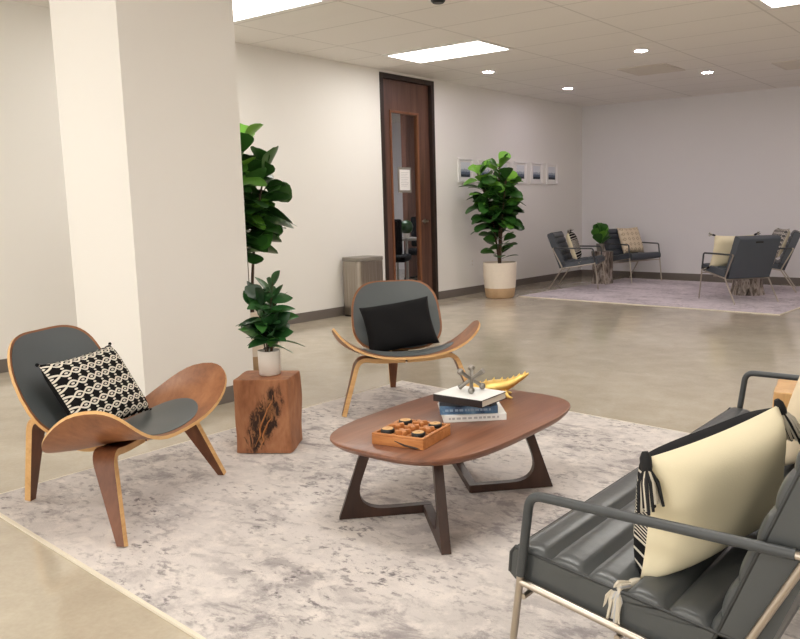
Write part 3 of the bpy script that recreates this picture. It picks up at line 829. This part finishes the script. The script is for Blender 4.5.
for sx, sy in ((-.045, -1), (-.045, 1), (.05, -1), (.05, 1)):
    m = MB(); m.tube([(sx, sy*.015, .032), (sx+.005, sy*.038, .024), (sx+.010, sy*.044, .010), (sx+.03, sy*.048, .005)], [.012, .010, .008, .005], 8); m.build('leg', 'gold', gr, 60)
# ---- tic-tac-toe board
bd = thing('game_board', 'square wooden noughts and crosses board on the coffee table', 'game', (-1.819, 2.115, TZ+.0005), R(10.6))
m = MB(); s = .104; m.box((-s, -s, 0), (s, s, .034))
for k in (-1, 1):
    pass
# raised rim and grooves
m.box((-s, -s, .034), (s, -s+.012, .042)); m.box((-s, s-.012, .034), (s, s, .042)); m.box((-s, -s+.012, .034), (-s+.012, s-.012, .042)); m.box((s-.012, -s+.012, .034), (s, s-.012, .042))
m.build('tray', 'game_wood', bd, bev=.003)
m = MB()
for k in (-.031, .031):
    m.box((k-.0025, -s+.012, .034), (k+.0025, s-.012, .039)); 
m2 = m
for k in (-.031, .031):
    for a, b in ((-s+.012, -.0335), (-.0285, .0285), (.0335, s-.012)): m2.box((a, k-.0025, .034), (b, k+.0025, .039))
m2.build('grid', 'game_wood', bd)
m = MB(); m.tube([(-.01, -s-.0005, .022), (.03, -s-.001, .010), (.07, -s-.001, .006), (.09, -s-.0005, .004)], [.001, .004, .004, .001], 6); m.build('dark_knot', 'walnut_leg', bd)
cell = .062
def nought():
    m = MB(); m.lathe([(.001, 0), (.021, 0), (.024, .003), (.024, .012), (.020, .016), (.008, .0165), (.007, .012), (.001, .012)], 24); return m
def cross():
    m = MB()
    for a in (45, -45):
        m.bbox((-.027, -.0075, 0 if a > 0 else .0005), (.027, .0075, .018 if a > 0 else .0175), .003, 2, 0, Matrix.Rotation(R(a), 4, 'Z'))
    return m
names = {(-1, -1): 'near left', (-1, 1): 'back left', (1, -1): 'near right', (1, 1): 'back right'}
cA_, sA_ = math.cos(R(10.6)), math.sin(R(10.6))
def bpos(i, k): x, y = i*cell, k*cell; return (-1.819+x*cA_-y*sA_, 2.115+x*sA_+y*cA_, TZ+.0350)
nm = None
for (i, k), wd in names.items():
    t_ = thing('nought_piece', 'black round game piece with pale top on the %s corner of the board' % wd, 'game piece', bpos(i, k), 0, 'noughts on the game board')
    if nm is None:
        nm = MB(); nm.lathe([(.001, 0), (.021, 0), (.0245, .003), (.0245, .013), (.022, .016), (.001, .016)], 26)
        o1 = nm.build('disc', 'black', t_, 40); nm = MB(); nm.lathe([(.006, .0161), (.0065, .0172), (.019, .0172), (.0205, .0161)], 26); o2 = nm.build('pale_ring', 'ply_edge', t_, 40)
    else:
        for oo in (o1, o2): c = oo.copy(); C.objects.link(c); c.parent = t_
xm = None
for (i, k), wd in {(0, 0): 'in the centre', (0, -1): 'in the near middle cell', (-1, 0): 'in the left middle cell', (1, 0): 'in the right middle cell', (0, 1): 'in the back middle cell'}.items():
    if xm is None: xm = cross().build('cross_piece', 'game_wood', None, 30); o = xm
    else: o = xm.copy(); C.objects.link(o)
    o.location = bpos(i, k); o.rotation_euler = (0, 0, R(10.6))
    tag(o, 'wooden cross game piece %s of the board' % wd, 'game piece', 'crosses on the game board')

# ------------------------------------------------------------------ channel leather seats
def channel_profile(length, thick, n, bump=.022, lead=.02):
    """closed outline (a along the cushion, b up): flat bottom, n rolls on top standing above the side seam at b = thick"""
    pts = [(0, 0), (length-lead, 0), (length-.004, lead*.5), (length, thick*.5), (length-.002, thick-.012)]
    w = (length-.008)/n
    for i in range(n):
        for k in range(9):
            q = k/8
            pts.append((length-.008 - i*w - w*q, thick - .006 + bump*math.sqrt(max(0, 1-abs(2*q-1)**3.2)) - (.010*(1-q)**2 if i == 0 else 0)))
    return pts + [(0, thick-.006)]
def channel_seat(name, label, cat, loc, rz, hw, mat, nseat=5, nback=5, group=None, wrapmat='armwrap'):
    t = thing(name, label, cat, loc, rz, group)
    def cushion(nm, fr, prof, thick):
        m = MB()
        ys = [-hw, -hw+.003, -hw+.012, -hw+.03, hw-.03, hw-.012, hw-.003, hw]; dk = [1., .6, .25, 0, 0, .25, .6, 1.]
        rings = []
        for y, k in zip(ys, dk):      # the rolls die away into the side seam
            rings.append([fr(a, y, b if b <= thick else b-(b-thick)*k) for a, b in prof])
        m.loft(rings); bmesh.ops.triangulate(m.bm, faces=[f for f in m.bm.faces if len(f.verts) > 4])
        o = m.build(nm, mat, t, 62)
        for p in o.data.polygons:
            if abs(p.normal.y) > .97 and abs(abs(p.center.y)-hw) < .001: p.use_smooth = False
        ln = prof[1][0]+.02
        for s in (-1, 1):
            m = MB(); m.tube([fr(.01, s*(hw-.002), thick-.004), fr(ln*.5, s*(hw-.002), thick-.004), fr(ln-.01, s*(hw-.002), thick-.004), fr(ln-.002, s*(hw-.002), thick-.02), fr(ln-.004, s*(hw-.002), .012)], .0045, 6)
            m.build('piping', 'piping', o, 80)
        return o
    z0 = -RZ
    tl = R(7.4); th_s = .078
    def fs(a, y, b): return Vector((-.105+a*math.cos(tl)-b*math.sin(tl), y, .297+z0+a*math.sin(tl)+b*math.cos(tl)))
    cushion('seat', fs, channel_profile(.545, th_s, nseat), th_s)
    rc = R(21.5); ux, uz = -math.sin(rc), math.cos(rc); th_b = .092
    def fb(a, y, b): return Vector((-.102+ux*a+uz*b, y, .300+z0+uz*a-ux*b - .0))
    cushion('backrest', fb, channel_profile(.50, th_b, nback), th_b)
    m = MB(); p0 = fb(.45, 0, -.001)
    m.box((-.05, -.004, -.010), (.05, .004, .010), mat=Matrix.Translation(p0) @ Matrix.Rotation(-rc, 4, 'Y') @ Matrix.Rotation(PI/2, 4, 'Z'))
    m.build('handle_slot', 'black', t, bev=.003)
    fy = hw+.016; r = .0085
    for s in (-1, 1):
        y = s*fy
        F0, F1, R1, R2, R0 = [Vector((x, y, z+(z0 if z > .02 else .004))) for x, z in ((.440, .0), (.366, .575), (-.178, .578), (-.055, .300), (-.25, 0))]
        w0 = F0.lerp(F1, .66)
        m = MB(); m.tube([F0, w0], r, 10); m.build('leg', 'chrome', t, 60)
        m = MB(); m.tube(fillet([w0, F1, R1], .03, 6), r+.002, 10); m.build('arm', wrapmat, t, 60)
        m = MB(); m.tube(fillet([R1+Vector((.004, 0, 0)), R1+Vector((-.02, 0, -.002)), R2, R0], [.008, .03], 4), r, 10); m.build('leg', 'chrome', t, 60)
        m = MB(); m.tube([F0.lerp(F1, .635), R2], r, 10); m.build('seat_rail', 'chrome', t, 60)
    for x, z in ((.385, .343), (.16, .318), (-.06, .291)):
        m = MB(); m.tube([(x, -fy, z+z0-.006), (x, fy, z+z0-.006)], r*.8, 8); m.build('cross_bar', 'chrome', t, 60)
    return t
SX, SY = -.505, 2.13
channel_seat('sofa', 'charcoal channel-tufted leather sofa with slim metal arms in the foreground', 'sofa', (SX, SY, RZ), PI, .721, 'leather', 6, 6)
g_ch = 'slate channel-tufted armchairs on the far rug'
def armchair(loc, deg, label): return channel_seat('armchair', label, 'armchair', loc, R(deg), .285, 'leather_blue', 5, 6, g_ch, wrapmat='armwrap')
c1 = (-5.53, 9.98, RZ); c2 = (-5.27, 11.24, RZ); c3 = (-2.94, 9.46, RZ); c4 = (-2.95, 10.86, RZ)
ac = armchair(c1, 17, 'slate armchair beside the fiddle leaf fig, facing right')
dup(ac, c2, R(-22), 'slate armchair against the back wall holding the diamond patterned pillow', g_ch)
dup(ac, c3, R(145), 'slate armchair seen from behind, holding the plain cream pillow', g_ch)
dup(ac, c4, R(195), 'slate armchair at the right edge with the grey woven pillow', g_ch)

# pillows on the far chairs: frame: x across, z up the back, y = back of pillow
def chair_pillow(c, deg, label, mats, w=.42, h=.42, lean=.42, dx=.02, dy=0., yaw=0., z=.60, tassels=0, seed=1):
    a = R(deg)
    p = Vector((*place(c[0], c[1], a, dx, dy), z)); yw = a+R(yaw)
    e = put_pillow('throw_pillow', label, mats, w, h, .14, p, chair_vec(yw, (0, 1, 0)), chair_vec(yw, (-lean, 0, 1)), 'pillows on the far armchairs', seed=seed, n=14)
    if tassels:
        for k, (sx, sz) in enumerate(((-1, -1), (1, -1), (-1, 1), (1, 1))): tassel(e, (sx*(w/2), 0, sz*(h/2)), (sx*.6, -.2, -.4 if sz < 0 else .1), .07, seed=k+seed, n=8)
    return e
chair_pillow(c1, 17, 'cream and black tasselled pillow on the armchair beside the fig', ['bandweave', 'cream_fab'], lean=.35, z=.60, dx=.05, dy=-.04, yaw=8, tassels=1)
chair_pillow(c2, -22, 'cream diamond patterned pillow on the armchair by the back wall', ['diamond', 'cream_lt'], z=.62, seed=3, dy=.06)
chair_pillow(c3, 145, 'plain cream tasselled pillow on the armchair seen from behind', ['bandweave', 'cream_fab'], .48, .42, z=.60, dx=.13, dy=.08, yaw=-16, tassels=1, seed=4)
chair_pillow(c4, 195, 'grey and cream woven pillow on the armchair at the right edge', ['ogee_small', 'cream_fab'], .40, .40, z=.64, dx=.0, dy=.04, yaw=22, seed=6)

# big pillow on the sofa: cream back towards the camera, patterned front towards the coffee table
PW, PH = .475, .28
def sofa_pillow(c, xdir, zdir, label, mats, w, h, t, seed):
    return put_pillow('throw_pillow', label, mats, w, h, t, c, xdir, zdir, 'pillows on the sofa', seed=seed, n=26)
e = sofa_pillow((-.578, 1.690, .558), (-.28, -1, -.06), (.10, 0, 1), 'cream pillow with black and white woven front and corner tassels on the sofa', ['bandweave', 'cream_fab'], PW, PH, .17, 3)
for k, (sx, sz, dd) in enumerate(((1, 1, (.12, .30, -1)), (1, -1, (1, -.1, .25)), (-1, 1, (-.3, .25, -.7)), (-1, -1, (-.5, -.3, -.1)))):
    tassel(e, (sx*(PW/2+.004), 0, sz*(PH/2+.002)), dd, .105, seed=k+2, spread=.028, fall=(.05, 0, -1) if (sx, sz) == (1, -1) else None, colors=('yarn_black', 'yarn_white') if sz > 0 else ('yarn_white', 'ink'), n=22)
e = sofa_pillow((-.50, 2.55, .63), (-.1, -1, 0), (.34, 0, 1), 'pale cream pillow at the far end of the sofa', ['cream_lt', 'cream_lt'], .46, .43, .16, 8)

# stump table beyond the sofa
s3 = thing('stump_table', 'pale wooden block table just beyond the far end of the sofa', 'side table', (-.72, 3.33, RZ), R(10))
m = stump_mesh(.33, .28, .43, 9); m.build('block', 'pale_ply', s3, 45, bev=.004)

# ------------------------------------------------------------------ log tables + plant, far group
def log_table(loc, label, seed, r=.17, h=.5):
    t = thing('log_table', label, 'side table', loc, 0, 'weathered log side tables')
    m = MB(); rings = []; rnd = random.Random(seed)
    for i in range(11):
        z = h*i/10; ring = []
        for k in range(40):
            a = 2*PI*k/40; rr = r*(.86+.16*abs(math.cos(2.5*a+seed)) + .10*mnoise.noise(Vector((math.cos(a)*2+seed, math.sin(a)*2, z*5))))
            rr *= 1+.10*(abs(i-5)/5)**2
            ring.append((rr*math.cos(a), rr*math.sin(a), z))
        rings.append(ring)
    m.loft(rings); m.build('log', 'log', t, 50); return t
T1 = (-5.40, 10.68); T2 = (-3.12, 10.20)
log_table((*T1, RZ), 'weathered grey log table with the small plant between two armchairs', 2, .15, .47)
log_table((*T2, RZ), 'weathered grey log table behind the armchair seen from behind', 5, .19, .36)
sp = thing('potted_plant', 'small green plant in a grey pot on the far log table', 'plant', (T1[0]-.03, T1[1], RZ+.471), 0)
m = MB(); m.lathe([(.001, 0), (.05, 0), (.062, .11), (.056, .11), (.054, .09), (.001, .09)], 24); m.build('pot', 'grey_plastic', sp, 50)
m = MB(); rnd = random.Random(3)
for k in range(16):
    th = k*2.4; leaf(m, (0.01*math.cos(th), .01*math.sin(th), .09+.010*k), (math.cos(th), math.sin(th), 1.0+.14*k), (rnd.uniform(-.5, .5), rnd.uniform(-.5, .5), 1), .23, .14, rnd.uniform(.3, .9), 'fiddle', .15)
m.build('foliage', 'leaf', sp, 60)

# ------------------------------------------------------------------ waste bin, prints, outlet
wb = thing('waste_bin', 'brushed stainless steel waste bin against the wall by the door', 'bin', (-6.165, 6.42, 0), 0)
def rrect(w, d, r, n=6):
    out = []
    for cx, cy, a0 in ((w/2-r, d/2-r, 0), (-w/2+r, d/2-r, 90), (-w/2+r, -d/2+r, 180), (w/2-r, -d/2+r, 270)):
        for k in range(n+1):
            a = R(a0+90*k/n); out.append((cx+r*math.cos(a), cy+r*math.sin(a)))
    return out
m = MB(); m.prism(rrect(.28, .40, .05), .02, .60); m.build('body', 'stainless', wb, 40)
m = MB(); m.prism(rrect(.275, .395, .05), 0, .02); m.build('base', 'black', wb, 40)
m = MB(); m.prism(rrect(.288, .408, .052), .602, .645); m.build('lid', 'grey_plastic', wb, 40, bev=.006)
pr0 = None
places = ['leftmost framed print, nearest the door', 'second framed print from the door, behind the fig', 'third framed print from the door, behind the fig', 'fourth framed print from the door, half hidden by the fig', 'second framed print from the far end, right of the fig', 'framed print nearest the far corner']
for k, lab in enumerate(places):
    y = 8.575+.446*k
    if pr0 is None:
        pr0 = thing('framed_print', lab, 'picture', (XL, y, 1.64), 0, 'row of framed misty forest prints'); w, h = .165, .155
        m = MB(); f_ = .02
        m.box((.001, -w, -h), (.022, w, -h+f_)); m.box((.001, -w, h-f_), (.022, w, h)); m.box((.001, -w, -h+f_), (.022, -w+f_, h-f_)); m.box((.001, w-f_, -h+f_), (.022, w, h-f_)); m.build('frame', 'white', pr0, bev=.002)
        m = MB(); m.box((.001, -w+f_, -h+f_), (.008, w-f_, h-f_)); m.build('mount', 'white', pr0)
        m = MB(); vs = [m.bm.verts.new(p) for p in ((.0095, -.10, -.085), (.0095, .10, -.085), (.0095, .10, .105), (.0095, -.10, .105))]; f = m.bm.faces.new(vs)
        for lp, uv in zip(f.loops, ((0, 0), (1, 0), (1, 1), (0, 1))): lp[m.uv].uv = uv
        b4 = [m.bm.verts.new((.0085, v.co.y, v.co.z)) for v in vs]
        for i in range(4): m.bm.faces.new((vs[i], vs[(i+1) % 4], b4[(i+1) % 4], b4[i]))
        m.build('print', 'print', pr0)
    else: dup(pr0, (XL, y, 1.64), 0, lab)
ou = thing('wall_outlet', 'white wall outlet left of the big fig basket', 'outlet', (XL, 8.70, .42), 0)
m = MB(); m.bbox((0, -.036, -.058), (.006, .036, .058), .002); m.build('cover_plate', 'white', ou)
for z in (-.025, .02):
    m = MB(); m.box((.0062, -.016, z-.012), (.008, .016, z+.014)); m.build('socket', 'ceramic', ou)

# ------------------------------------------------------------------ office furniture seen through the glass
def office_chair(loc, rz, label):
    t = thing('office_chair', label, 'chair', loc, rz, 'black office chairs beyond the door')
    m = MB(); m.bbox((-.24, -.25, .44), (.26, .25, .53), .03, 3); m.build('seat', 'black_fab', t, 50)
    m = MB(); m.bbox((-.34, -.23, .55), (-.27, .23, 1.02), .03, 3, 0, Matrix.Identity(4)); m.build('backrest', 'black_fab', t, 50)
    m = MB(); m.tube([(0, 0, .08), (0, 0, .44)], .025, 12); m.tube(fillet([(-.05, 0, .45), (-.36, 0, .47), (-.33, 0, .62)], .05), .02, 8); m.build('post', 'black', t, 50)
    m = MB()
    for k in range(5):
        a = 2*PI*k/5; m.tube([(0, 0, .11), (.30*math.cos(a), .30*math.sin(a), .07)], [.022, .014], 8)
    m.build('star_base', 'black', t, 50)
    for k in range(5):
        a = 2*PI*k/5; m = MB(); m.lathe([(.001, -.012), (.03, -.012), (.03, .012), (.001, .012)], 14); m.build('caster', 'black', t, 50, loc=(.30*math.cos(a), .30*math.sin(a), .031), rot=(R(90), 0, a))
    return t
oc = office_chair((-7.35, 8.2, 0), R(120), 'black office chair just beyond the door glass')
dup(oc, (-7.95, 9.62, 0), R(-60), 'black office chair farther behind the door glass', 'black office chairs beyond the door')
dk = thing('desk', 'grey desk inside the office beyond the door glass', 'desk', (-7.75, 8.90, 0), 0)
m = MB(); m.bbox((-.35, -.3, .70), (.35, .3, .73), .004); m.build('desktop', 'grey_plastic', dk)
for sx in (-1, 1):
    for sy in (-1, 1): m = MB(); m.tube([(sx*.32, sy*.26, 0), (sx*.32, sy*.26, .70)], .018, 8); m.build('leg', 'steel', dk, 60)
gb = thing('desk_plant', 'small round green plant on the office desk behind the glass', 'plant', (-7.55, 8.78, .731), 0)
m = MB(); m.lathe([(.001, 0), (.04, 0), (.05, .07), (.001, .07)], 18); m.build('pot', 'ceramic', gb, 50)
m = MB(); m.ball((0, 0, .16), .10, 16); m.build('foliage', 'leaf', gb, 60)

# ------------------------------------------------------------------ world, camera
w = bpy.data.worlds.new('added_daylight'); SC.world = w; w.use_nodes = True
w.node_tree.nodes['Background'].inputs[0].default_value = (1, .96, .90, 1); w.node_tree.nodes['Background'].inputs[1].default_value = 2.6  # added daylight, entering by the openings made behind the viewer
cam = bpy.data.cameras.new('camera'); co = bpy.data.objects.new('camera', cam); C.objects.link(co); SC.camera = co
cam.sensor_fit = 'HORIZONTAL'; cam.sensor_width = 36; cam.lens = 36*799.39/800
cam.shift_x = -(472.05-400)/800; cam.shift_y = (320.35-319.5)/800
p, r, y = .143412, .016157, -.630445
fwd = Vector((math.sin(y)*math.cos(p), math.cos(y)*math.cos(p), -math.sin(p))); rt = Vector((math.cos(y), -math.sin(y), 0)); dn = fwd.cross(rt)
rt2 = rt*math.cos(r)+dn*math.sin(r); dn2 = -rt*math.sin(r)+dn*math.cos(r)
mw = Matrix((rt2, -dn2, -fwd)).transposed().to_4x4(); mw.translation = (0, 0, 1.19); co.matrix_world = mw
cam.clip_start = .02
SC.view_settings.view_transform = 'Standard'; SC.view_settings.look = 'None'; SC.view_settings.gamma = 1; SC.view_settings.use_curve_mapping = False
SC.view_settings.exposure = .45
SC.cycles.use_denoising = True
SC.cycles.max_bounces = 10; SC.cycles.diffuse_bounces = 6; SC.cycles.transmission_bounces = 8; SC.cycles.sample_clamp_indirect = 6
